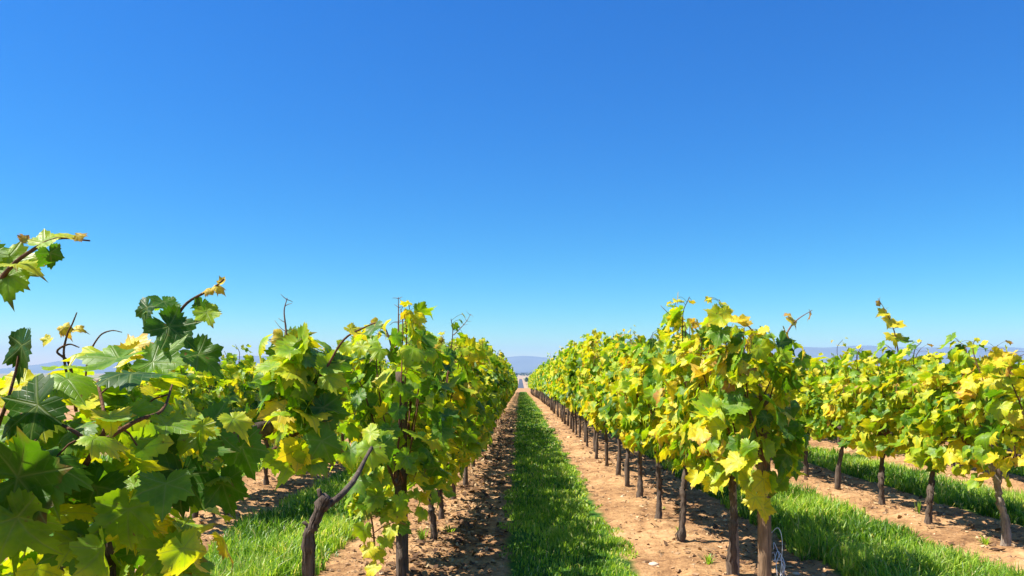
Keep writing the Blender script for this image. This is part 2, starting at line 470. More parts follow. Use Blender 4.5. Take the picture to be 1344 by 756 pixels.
class Leaves:
    """ collects leaves: position of the petiole junction, blade normal, tip direction, size, colour """
    def __init__(s): s.L = []
    def add(s, pos, nrm, tip, size, t, edge=None, cup=None):
        s.L.append((pos, nrm, tip, size, t, rng.random() * .9 if edge is None else edge, cup))
    def build(s, name, lod, mat, parent=None, stems=True):
        VV, FF, CC, CO, UV = [], [], [], [], []; off = 0
        rg = np.random.default_rng(len(s.L) + 3)
        for k, (pos, nrm, tip, size, t, edge, cup) in enumerate(s.L):
            b, f, c = BASE[lod][int(rg.integers(7))]
            pos = np.asarray(pos, float); z = np.asarray(nrm, float); z = z / (np.linalg.norm(z) + 1e-9)
            y = np.asarray(tip, float); y = y - z * (y @ z); y = y / (np.linalg.norm(y) + 1e-9); x = np.cross(y, z)
            wv = rg.uniform(.9, 2.1); sk = rg.normal(0, .10)
            px, py = b[:, 0] * rg.uniform(.84, 1.08) + b[:, 1] * sk, b[:, 1] * rg.uniform(.92, 1.06)
            r2 = px ** 2 + py ** 2; r = np.sqrt(r2) + 1e-6; a = np.arctan2(px, py)
            kc = rg.normal(.0, .5) if cup is None else cup
            h = -kc * r2 * .9 + rg.uniform(.05, .22) * np.abs(px) - rg.uniform(.0, .9) * np.where(py > 0, py, 0) ** 2
            h = h + wv * np.sin(px * 3.1 + rg.uniform(0, 6)) * .10 + .055 * r * np.cos(a * 360 / 53.) * rg.uniform(.4, 1.2) + .05 * np.sin(px * rg.uniform(5, 9) + rg.uniform(0, 6)) * r * 1.6 * wv
            h = h + .05 * np.sin(py * rg.uniform(5, 9) + rg.uniform(0, 6)) * r * 1.6 * wv
            v = pos + size * (px[:, None] * x + py[:, None] * y + h[:, None] * z)
            VV.append(v); FF.append(f + off); CC.append(c); off += len(v)
            CO.append(np.tile([t, edge, rg.random(), 1], (len(v), 1)))
            UV.append(np.stack([b[:, 0], b[:, 1], np.full(len(v), rg.random() * 40)], -1))
        me = mesh_np(name, np.concatenate(VV), np.concatenate(FF), np.concatenate(CC),
                     {"leafcol": ('FLOAT_COLOR', np.concatenate(CO)), "leafuv": ('FLOAT_VECTOR', np.concatenate(UV))})
        return link(name, me, parent, [mat])

def unit(v): v = np.asarray(v, float); return v / (np.linalg.norm(v) + 1e-9)

def leaf_t(yel):
    """ colour value: mixture of green and turning leaves, yel 0..1 share of yellow """
    return float(np.clip(rng.normal(.27 + .33 * yel, .115 + .05 * yel), .05, .90))

def shaggy(mb, p, rad, seed, n=16):
    """ peeling strips of bark along a trunk """
    rg = np.random.default_rng(seed + 77); m = len(p)
    for k in range(n):
        a = int(rg.integers(0, m - 8)); b = min(m - 1, a + int(rg.integers(5, 14))); th = rg.random() * 6.28; tw = rg.normal(0, .5)
        q = []
        for i in range(a, b + 1):
            f = (i - a) / (b - a); t = th + tw * f
            lift = 1.0 + .20 * f ** 3
            q.append(p[i] + np.array([math.cos(t), math.sin(t), 0]) * rad[i] * lift)
        mb.tube(q, np.linspace(.0042, .0016, len(q)), 4, .3, k)

def grow_vine(root, lod, mat, yel, trunk_h=.64, top=1.62, half=.25, span=.54, n_cane=10, n_fill=90, leaf=.165, trunk_r=.026,
              lean=(0, 0), bark=None, seed=0, long_shoots=2, trunk=True):
    """ one grapevine at the origin: row runs along y """
    global rng
    rng = np.random.default_rng(1000 + seed)
    bark = bark or M_BARK
    sides = {0: 10, 1: 7, 2: 5, 3: 4}[lod]
    # trunk, slightly crooked, flaring at the foot and at the head
    hx, hy = lean
    ctrl = [(0, 0, -.16), (rng.normal(0, .012), rng.normal(0, .012), .15), (hx * .45 + rng.normal(0, .014), hy * .45 + rng.normal(0, .016), trunk_h * .5),
            (hx * .8 + rng.normal(0, .014), hy * .8 + rng.normal(0, .014), trunk_h * .8), (hx, hy, trunk_h), (hx + rng.normal(0, .03), hy, trunk_h + .12)]
    if lod <= 2:
        mb = MB(); n = {0: 38, 1: 14, 2: 6}[lod]
        p = spline(ctrl, n); u = np.linspace(0, 1, n)
        rad = trunk_r * (1.0 + .55 * np.exp(-u * 14) - .12 * u + .45 * np.exp(-((u - .88) / .1) ** 2)) * (1 + .10 * np.sin(u * 23 + seed)) * (1 + (.12 * np.random.default_rng(seed).normal(0, 1, n) if lod < 2 else 0))
        if lod == 0: p[1:-1] += np.random.default_rng(seed).normal(0, .004, (n - 2, 3))
        mb.tube(p, rad, sides, .17 if lod < 2 else .05, seed)
        if lod == 0: shaggy(mb, p, rad, seed)
        mb.build("trunk", bark, root)
        # arms along the row
        mb = MB(); head = np.array([hx, hy, trunk_h + .04])
        for s in (-1, 1):
            q = spline([head, head + (rng.normal(0, .03), s * span * .35, .10), head + (rng.normal(0, .04), s * span * .95, .07)], {0: 12, 1: 8, 2: 4}[lod])
            mb.tube(q, np.linspace(trunk_r * .72, trunk_r * .38, len(q)), max(4, sides - 2), .12, seed + s)
        mb.build("cordon", M_BARK, root)
    # canes
    L = Leaves(); mb = MB(); shoots = MB(); have_shoot = False
    for k in range(n_cane + long_shoots):
        is_long = k >= n_cane
        u = (k + .5) / n_cane * 2 - 1 if not is_long else rng.uniform(-.8, .8)
        st = np.array([hx + rng.normal(0, .04), hy + u * span + rng.normal(0, .04), trunk_h + .08])
        side = (1 if k % 2 else -1) * rng.uniform(.25, 1.0)
        ht = (top - st[2]) * rng.uniform(.62, 1.07) if not is_long else (top - st[2]) * rng.uniform(1.04, 1.16)
        droop = rng.random() < .35 and not is_long
        m1 = st + (side * half * .5, rng.normal(0, .08), ht * .5)
        m2 = st + (side * half * (.9 if droop else .75), rng.normal(0, .12), ht * .92)
        e = st + (side * half * (1.35 if droop else .7), rng.normal(0, .16), ht * (.70 if droop else 1.05))
        p = spline([st, m1, m2, e], {0: 18, 1: 12, 2: 6, 3: 6}[lod])
        (shoots if False else mb).tube(p, np.linspace(.0065, .0026, len(p)), 5 if lod == 0 else 3, .1, seed + k)
        cy = yel + rng.normal(0, .28)
        nl = int(rng.integers(13, 18)) if lod < 2 else int(rng.integers(8, 12))
        for j in range(nl):
            f = (j + .6) / nl
            if f < .1: continue
            idx = min(len(p) - 1, f * (len(p) - 1)); i0 = int(idx); pp = p[i0] + (p[min(i0 + 1, len(p) - 1)] - p[i0]) * (idx - i0)
            out = unit((np.sign(side) * (1 if rng.random() < .8 else -1) * rng.uniform(.4, 1), rng.normal(0, .75), rng.uniform(-.2, .4)))
            pet = rng.uniform(.05, .12); sz = leaf * rng.uniform(.75, 1.15) * (1 - .55 * max(0, f - .72) / .28)
            if is_long and f > .72: sz *= .6
            pos = pp + out * pet
            if lod == 0: mb.tube(spline([pp, pp + out * pet * .6 + (0, 0, .015), pos], 4), .0016, 3, 0, 0, False)
            nrm = unit(out * rng.uniform(.3, 1.0) + np.array([0, 0, rng.uniform(.25, 1.0)]) + rng.normal(0, .28, 3))
            tip = out * .5 + np.array([0, 0, -.8]) + rng.normal(0, .35, 3)
            yy = np.clip(cy, 0, .95) * (1.25 if f > .6 else .85)
            L.add(pos, nrm, tip, sz, leaf_t(min(.95, yy)) + (.12 if f > .9 else 0))
    # the leaf wall: shell of the canopy
    for k in range(n_fill):
        s = 1 if rng.random() < .5 else -1
        z = trunk_h - .09 + (top - trunk_h + .03) * rng.random() ** .95
        w = half * (.55 + .75 * math.sin(math.pi * min(1, max(.0, (z - trunk_h + .22) / (top - trunk_h + .30))))) * rng.uniform(.55, 1.08)
        yv = rng.uniform(-1, 1) * (span + .06)
        pos = np.array([hx + s * w, hy + yv, z])
        out = np.array([s, 0, 0.])
        if rng.random() < .22:          # leaves closing the two ends of the plant
            e = 1 if rng.random() < .5 else -1
            pos = np.array([hx + s * w * rng.random(), hy + e * (span + rng.uniform(-.06, .10)), z]); out = unit((s * .4, e, 0.))
        nrm = unit(out * rng.uniform(.5, 1.1) + np.array([0, 0, rng.uniform(.15, .85)]) + rng.normal(0, .33, 3))
        hi = max(0., (z - trunk_h) / (top - trunk_h) - .55) / .45
        L.add(pos, nrm, out * .3 + np.array([0, 0, -1]) + rng.normal(0, .4, 3), leaf * rng.uniform(.50, 1.22) * (1 - .35 * hi), leaf_t(float(np.clip(yel * (.85 + .45 * hi) + (fbm(pos[1] * 3.2 + s * 9, pos[2] * 3.2 + seed, 2, 5) - .375) * 2.0, .03, .95))) + .04 * hi)
    if lod <= 2: mb.build("canes", M_CANE, root)
    L.build("foliage", lod, mat, root)
    return root

def copy_tree(o, parent=None):
    c = o.copy(); COL.objects.link(c); c.parent = parent
    for ch in list(o.children): copy_tree(ch, c)
    return c

# ---- prototypes: near, middle and far; three tints
PROTO = {}
park = []
def proto(kind, k):
    key = (kind, k)
    if key in PROTO: return PROTO[key]
    r = empty("grapevine", (0, 0, 0))
    sd = 31 * k + {'g': 0, 'm': 7, 'y': 13}[kind[1]]
    yel = {'g': .32, 'm': .60, 'y': .86}[kind[1]]
    if kind[0] == 'n': grow_vine(r, 0, M_LEAF, yel, seed=sd, lean=(random.uniform(-.07, .07), random.uniform(-.05, .05)), top=1.62 + .05 * (k % 3), n_cane=12, n_fill=270, leaf=.160, long_shoots=1)
    elif kind[0] == 'm': grow_vine(r, 1, M_LEAF, yel, seed=sd + 400, top=1.60 + .06 * (k % 4), n_cane=12, n_fill=250, leaf=.155, long_shoots=1, lean=(random.uniform(-.04, .04), 0))
    else: grow_vine(r, 2, M_LEAF2, yel, seed=sd + 800, top=1.62 + .05 * (k % 3), n_cane=9, n_fill=160, leaf=.17)
    PROTO[key] = r; park.append(r); return r

used = set()
def plant(kind, k, x, y, rz=0.0, sc=(1, 1, 1), lift=0.0):
    p = proto(kind, k)
    if (kind, k) in used: o = copy_tree(p)
    else: o = p; used.add((kind, k))
    o.location = (x, y, float(ground_z(x, y)) + .01 + lift); o.rotation_euler = (0, 0, rz); o.scale = sc
    return o

ORD = ["first", "second", "third", "fourth", "fifth", "sixth", "seventh", "eighth", "ninth", "tenth", "eleventh", "twelfth"]
def px(u, v, d):                     # photo pixel at depth d -> world point
    return np.array([(u - VPX) * d / F, d, EYE - (v - VPY) * d / F])

# ------------------------------------------------------------------ the two rows along the central strip and the outer rows
lr = random.Random(3)
ROWDEF = {
    # row: (first y, last y, tint share (g,m,y), row phrase, group)
    'R1': (4.98, 93, (.25, .58, .17), "row right of the grass strip"),
    'L1': (4.86, 93, (.80, .19, .01), "row left of the grass strip"),  # shade on the side away from the sun partly put into the greener tint
    'R2': (5.75, 45, (.15, .5, .35), "second row on the right"),
    'L2': (7.0, 38, (.4, .55, .05), "second row on the left"),
    'R3': (8.6, 30, (.2, .5, .3), "third row on the right"),
    'L3': (10.5, 26, (.4, .5, .1), "third row on the left"),
    'R4': (11.5, 28, (.2, .5, .3), "fourth row on the right"),
}
count = 0
for row, (y0, y1, tint, phrase) in ROWDEF.items():
    x0 = ROWS[row]; y = y0; i = 0
    while y < y1:
        jit = lr.uniform(-.07, .07)
        kind = lr.choices(['g', 'm', 'y'], tint)[0]
        if row == 'R2' and i < 3: kind = 'y' if i == 0 else 'm'
        band = 'n' if y < 8.6 else ('m' if y < 19 else 'f')
        if row in ('R3', 'R4', 'L3', 'L2') and band == 'n': band = 'm'
        k = lr.randrange({'n': 3, 'm': 3, 'f': 3}[band])
        h = (.885 + .16 * float(smooth(5.5, 15, y)) if row == 'R1' else 1.0 + .05 * float(smooth(8, 13, y)) - (.09 * float(smooth(14, 30, y)) if row == 'L1' else 0)) + lr.uniform(-.075, .075)
        sy = 1.0 if row != 'R2' else .90
        if row == 'R1' and i == 0: h *= .97
        if row in ('R2', 'L2'): h *= (.85 if i < 4 else .80) if row == 'R2' else .90
        if row in ('R3', 'R4', 'L3'): h *= .78
        bend = {'R1': .16, 'L1': -.05}.get(row, 0) * math.exp(-max(0, y - 4.9) / .45)     # the end plants stand a little out of line
        o = plant(band + kind, k, x0 + bend + lr.uniform(-.04, .04), y + jit, lr.choice((0, math.pi)) + lr.uniform(-.12, .12), ({'R1': .88, 'L1': .95}.get(row, 1.0), sy, h), {'R1': .13, 'R2': .10, 'R3': .08, 'R4': .08}.get(row, -.02))
        o.rotation_euler.x = lr.uniform(-.05, .05); o.rotation_euler.y = lr.uniform(-.06, .06)
        tint_w = {'g': "mostly green", 'm': "mixed leaf colours", 'y': "mostly yellow"}[kind]
        if i < 10:
            lab = f"{ORD[i]} vine from the near end of {phrase}, {tint_w}" if row == "R1" else (f"{ORD[i]} vine counted back from the dark post, {phrase}, {tint_w}" if row == "L1" else f"{ORD[i]} nearest visible vine of the {phrase}, {tint_w}")
        else:
            lab = f"distant vine merging with its neighbours far down {phrase}"
        tag(o, lab, "grapevine", f"grapevines in {phrase}")
        count += 1; i += 1
        y += lr.uniform(.93, 1.07) * (1.0 if y < 30 else 1.08)
print("vines", count)

# the parts of the outer rows that other rows hide from here: one object
def far_rows():
    r = empty("tmp", (0, 0, 0)); vs_, fs_, cs_, co_, uv_ = [], [], [], [], []; off = 0
    src = proto('fm', 0); me = [c for c in src.children if c.name.startswith("foliage")][0].data
    n = len(me.vertices); co = np.zeros(n * 3, np.float32); me.vertices.foreach_get("co", co); co = co.reshape(-1, 3)
    lc = np.zeros(n * 4, np.float32); me.attributes["leafcol"].data.foreach_get("color", lc); lc = lc.reshape(-1, 4)
    uv = np.zeros(n * 3, np.float32); me.attributes["leafuv"].data.foreach_get("vector", uv); uv = uv.reshape(-1, 3)
    nl = len(me.loops); li = np.zeros(nl, np.int32); me.loops.foreach_get("vertex_index", li)
    ct = np.zeros(len(me.polygons), np.int32); me.polygons.foreach_get("loop_total", ct)
    keep = 1
    for row, x0, a in (('R2', 3.62, 46), ('L2', -3.02, 39), ('R3', 6.03, 31), ('L3', -5.30, 27), ('R4', 8.3, 29), ('L4', -7.57, 16), ('R5', 10.56, 16), ('L5', -9.85, 22), ('R6', 12.8, 22)):
        y = a
        while y < 90:
            s = 1 if lr.random() < .5 else -1
            v = co * (s, s, lr.uniform(.80, .92)) + (x0, y, float(ground_z(x0, y)))
            vs_.append(v); fs_.append(li + off); cs_.append(ct); off += n
            c2 = lc.copy(); c2[:, 0] += lr.uniform(-.12, .15); co_.append(c2); uv_.append(uv); y += 1.05
    bpy.data.objects.remove(r)
    o = link("vineyard", mesh_np("vineyard", np.concatenate(vs_), np.concatenate(fs_), np.concatenate(cs_),
             {"leafcol": ('FLOAT_COLOR', np.concatenate(co_)), "leafuv": ('FLOAT_VECTOR', np.concatenate(uv_))}), None, [M_LEAF2])
    tag(o, "far vineyard foliage beyond the outer rows where single vines merge", "vineyard", kind="stuff")
far_rows()

# ------------------------------------------------------------------ grass strips
def grass():
    specs = [("grass", 5, 2.6, 92, 6500, .062, 5.0), ("grass", 4, 3.4, 40, 5200, .15, 6.0), ("grass", 6, 3.2, 40, 5200, .15, 6.0),
             ("grass", 7, 6.5, 32, 3600, .14, 7.5), ("grass", 3, 8.0, 34, 3000, .14, 7.5), ("grass", 8, 9, 26, 2000, .13, 9), ("grass", 2, 11, 26, 1600, .13, 10)]
    for si, (nm, k, y0, y1, dens, hgt, yr) in enumerate(specs):
        a, b = STRIPS[k]; rg = np.random.default_rng(70 + si)
        # sample y with density ~ (yr/y)^1.6
        yy = np.linspace(y0, y1, 4000); pdf = np.minimum(1.6, (yr / yy) ** 1.45); cdf = np.cumsum(pdf); tot = cdf[-1] * (yy[1] - yy[0]) * (b - a + .2) * dens
        n = int(tot); y = np.interp(rg.random(n) * cdf[-1], cdf, yy); x = rg.uniform(a - .10, b + .10, n)
        edge = np.minimum(x - a, b - x) + (fbm(x * 3, y * 3, 3, 21) - .42) * .46
        thin = fbm(x * 2.2, y * 2.2, 3, 33 + si)
        keep = (edge > 0) & (rg.random(n) < np.clip(.35 + 1.6 * (thin - .28), .15, 1)); x, y, edge, thin = x[keep], y[keep], edge[keep], thin[keep]; n = len(x)
        s = np.maximum(1, (y / yr)) ** .72
        H = hgt * (.55 + .9 * rg.random(n)) * (.75 + 1.1 * (thin - .3)) * np.clip(.55 + edge * 3, .55, 1.0)
        W = .0042 * s * (.7 + .6 * rg.random(n)) * (1.25 if hgt > .1 else 1)
        th = rg.random(n) * 2 * math.pi; lean = .12 + rg.random(n) ** 1.1 * .95
        dx, dy = np.cos(th), np.sin(th); ld = rg.normal(0, 1, n)
        z = ground_z(x, y) + micro(x, y) - .005
        P0 = np.stack([x, y, z], -1); up = np.stack([0 * x, 0 * x, H], -1); D = np.stack([np.cos(th + 1.57 + ld * .4), np.sin(th + 1.57 + ld * .4), 0 * x], -1)
        wv = np.stack([dx, dy, 0 * x], -1) * W[:, None]
        P1 = P0 + up * .55 + D * (H * lean * .25)[:, None]; P2 = P0 + up * (1 - .3 * lean[:, None]) + D * (H * lean * .9)[:, None]
        V = np.stack([P0 - wv, P0 + wv, P1 + wv * .8, P1 - wv * .8, P2], 1).reshape(-1, 3)
        i = np.arange(n) * 5
        Fc = np.stack([i, i + 1, i + 2, i + 3, i + 3, i + 2, i + 4], -1).ravel(); ct = np.tile([4, 3], n)
        val = np.clip(.30 + 1.5 * (fbm(x * 1.8, y * 1.1, 3, 55) - .42) + rg.normal(0, .22, n), 0, .93); val[rg.random(n) < .07] = .98
        o = link("grass", mesh_np("grass", V, Fc, ct, {"v": ('FLOAT', np.repeat(val, 5))}), None, [M_GRASS])
        lab = {5: "short bright green grass strip between the two central vine rows", 4: "taller green grass strip left of the left central vine row",
               6: "taller green grass strip right of the right central vine row", 7: "green grass strip behind the second row on the right", 3: "green grass strip behind the second row on the left",
               8: "green grass strip behind the third row on the right", 2: "green grass strip behind the third row on the left"}[k]
        tag(o, lab, "grass", kind="stuff")
grass()

# ------------------------------------------------------------------ soil clods and litter
def in_strip(x):
    m = np.zeros(len(x), bool)
    for a, b in STRIPS: m |= (x > a - .02) & (x < b + .02)
    return m
def clods():
    rg = np.random.default_rng(8); n0 = 30000
    y = 2.8 + 24 * rg.random(n0) ** 2.0; x = rg.uniform(-5.2, 7.5, n0)
    k = ~in_strip(x) & (np.abs(x) < .75 * y + .6); x, y = x[k], y[k]; n = len(x)
    s = (.005 + .017 * rg.random(n) ** 3.5) * np.maximum(1, y / 7) ** .5; s[rg.random(n) < .012] *= 2.2
    ico = np.array([(0, 0, 1), (1, 0, 0), (0, 1, 0), (-1, 0, 0), (0, -1, 0), (0, 0, -1)], float)
    ff = np.array([0, 1, 2, 0, 2, 3, 0, 3, 4, 0, 4, 1, 5, 2, 1, 5, 3, 2, 5, 4, 3, 5, 1, 4])
    z = ground_z(x, y) + micro(x, y)
    V = np.stack([x, y, z + s * .2], -1)[:, None] + ico[None] * (s[:, None, None] * rg.uniform(.55, 1.35, (n, 6, 1))) * np.array([1.15, 1, .7]) + rg.normal(0, .25, (n, 6, 3)) * s[:, None, None]
    F_ = (np.arange(n)[:, None] * 6 + ff[None]).ravel()
    o = link("soil_clods", mesh_np("soil_clods", V.reshape(-1, 3), F_, np.full(n * 8, 3), {"v": ('FLOAT', np.repeat(np.clip(rg.normal(.5, .2, n), 0, 1), 6))}, False), None, [M_CLOD])
    tag(o, "crumbly tan soil clods scattered over the bare strips under the vines", "soil", kind="stuff")
    # litter: curled flakes below the vines
    n0 = 12000; y = 3 + 26 * rg.random(n0) ** 1.8; rx = rg.choice([-.68, -.68, -.68, -.68, 3.75, -3.02, 1.5], n0); x = rx + rg.normal(.15, .30, n0)
    k = ~in_strip(x); x, y = x[k], y[k]; n = len(x)
    s = (.010 + .022 * rg.random(n) ** 2) * np.maximum(1, y / 8) ** .4; th = rg.random(n) * 6.28
    q = np.array([(-1, -.6, 0), (0, -.75, .25), (1, -.4, .05), (.9, .5, .2), (0, .8, -.05), (-.9, .5, .3)])
    c, sn = np.cos(th), np.sin(th)
    V = q[None] * s[:, None, None] * rg.uniform(.6, 1.3, (n, 6, 1)); tilt = rg.normal(0, .35, n)
    V = np.stack([V[..., 0] * c[:, None] - V[..., 1] * sn[:, None], V[..., 0] * sn[:, None] + V[..., 1] * c[:, None], V[..., 2] + tilt[:, None] * V[..., 0]], -1)
    V = V + np.stack([x, y, ground_z(x, y) + micro(x, y) + .012], -1)[:, None]
    F_ = (np.arange(n)[:, None] * 6 + np.array([0, 1, 4, 5, 1, 2, 3, 4])[None]).ravel()
    o = link("leaf_litter", mesh_np("leaf_litter", V.reshape(-1, 3), F_, np.full(n * 2, 4), {"v": ('FLOAT', np.repeat(rg.random(n), 6))}), None, [M_LITTER])
    tag(o, "dry brown leaf litter lying on the soil under the vine rows", "leaf litter", kind="stuff")
clods()

# ------------------------------------------------------------------ foreground vines on the left, close to the camera
def shoot_leaf(L, u, v, d, size_px, tip_deg, t, face=(0, -1, .35), edge=.4, cup=None):
    """ a leaf at a photo position: centre, size, direction of the tip in the picture (0 = up, 90 = right) """
    c = px(u, v, d); size = size_px * d / F / 1.02
    a = R(tip_deg); tip = np.array([math.sin(a), 0, math.cos(a)])
    L.add(c - tip * size * .22, unit(face), tip, size, t, edge, cup)

def bare_shoot(root, pts, r0=.004, r1=.0012, nodes=6, mat=None, name="bare_shoot", seed=0, tw=.045):
    """ a long leafless shoot tip with stubby tendrils at its nodes; pts in root space """
    mb = MB(); p = spline(pts, 24); mb.tube(p, np.linspace(r0, r1, len(p)), 6, .12, seed)
    rg = np.random.default_rng(seed + 90)
    for k in range(nodes):
        i = int(6 + (len(p) - 8) * k / max(1, nodes - 1)); T = unit(p[min(i + 1, len(p) - 1)] - p[i - 1])
        for s in (-1, 1):
            if rg.random() < .2: continue
            sd = unit(np.cross(T, (0, 1, 0)) * s + rg.normal(0, .35, 3)); ln = tw * rg.uniform(.5, 1.2) * (1.1 - .4 * k / nodes)
            q = spline([p[i], p[i] + sd * ln * .5 + T * ln * .12, p[i] + sd * ln + T * ln * rg.uniform(-.1, .5)], 6)
            mb.tube(q, np.linspace(r1 * 1.2, r1 * .5, 6), 4, 0, 0)
    return mb.build(name, mat or M_SHOOT, root)

def fg_vine(x, y, label, blobs, canes, heroes, seed, trunk_pts, trunk_r=.034, yel=.25, leaf=.13):
    global rng
    rng = np.random.default_rng(seed)
    root = empty("grapevine", (x, y, float(ground_z(x, y)))); off = np.array(root.location)
    mb = MB(); p = spline(np.array(trunk_pts) - off, 24); rg = np.random.default_rng(seed)
    p[1:-1] += rg.normal(0, .004, (22, 3)); u = np.linspace(0, 1, 24)
    mb.tube(p, trunk_r * (1 + .5 * np.exp(-u * 12) + .25 * np.exp(-((u - .95) / .12) ** 2)), 10, .16, seed); shaggy(mb, p, np.full(24, trunk_r), seed); mb.build("trunk", M_BARK, root)
    L = Leaves(); cm = MB()
    for pts, r0, r1, nl in canes:
        cm = MB()
        q = spline(np.array(pts) - off, 26); cm.tube(q, np.linspace(r0, r1, 26), 7, .12, seed)
        for j in range(nl):
            f = (j + .7) / nl; i = int(f * 25); out = unit(rng.normal(0, 1, 3) * (1, .8, .6)); pet = rng.uniform(.04, .09)
            pos = q[i] + out * pet; cm.tube(spline([q[i], q[i] + out * pet * .6 + (0, 0, .012), pos], 4), .0015, 4, 0, 0, False)
            L.add(pos, unit(out * .5 + np.array([rng.normal(0, .3), -.25, rng.uniform(.3, 1)])), out * .7 + np.array([0, 0, -.5]), leaf * rng.uniform(.6, 1.0) * (1 - .4 * max(0, f - .7)), leaf_t(yel))
        cm.build("cane", M_CANE, root)
    for (c, rad, n, yl, sz) in blobs:
        c = np.array(c) - off; rad = np.array(rad)
        for k in range(n):
            dv = unit(rng.normal(0, 1, 3)); rr = rng.uniform(.45, 1.0) ** .6
            out = unit(dv / rad); pos = c + dv * rad * rr
            nrm = unit(out * rng.uniform(.3, .9) + np.array([0, 0, rng.uniform(.2, 1.0)]) + rng.normal(0, .35, 3))
            L.add(pos, nrm, out * .4 + np.array([0, 0, -.8]) + rng.normal(0, .4, 3), sz * rng.uniform(.65, 1.15), leaf_t(yl))
    H = Leaves()
    for u, v, dd, szp, *rest in heroes:
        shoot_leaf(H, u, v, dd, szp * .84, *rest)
    H.L = [(np.asarray(a) - off, *r) for a, *r in H.L]
    L.L += H.L
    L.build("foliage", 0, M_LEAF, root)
    tag(root, label, "grapevine", "grapevines in the row left of the central grass strip")
    return root, off

def P(*a): return [px(*q) for q in a]
X1 = -.755
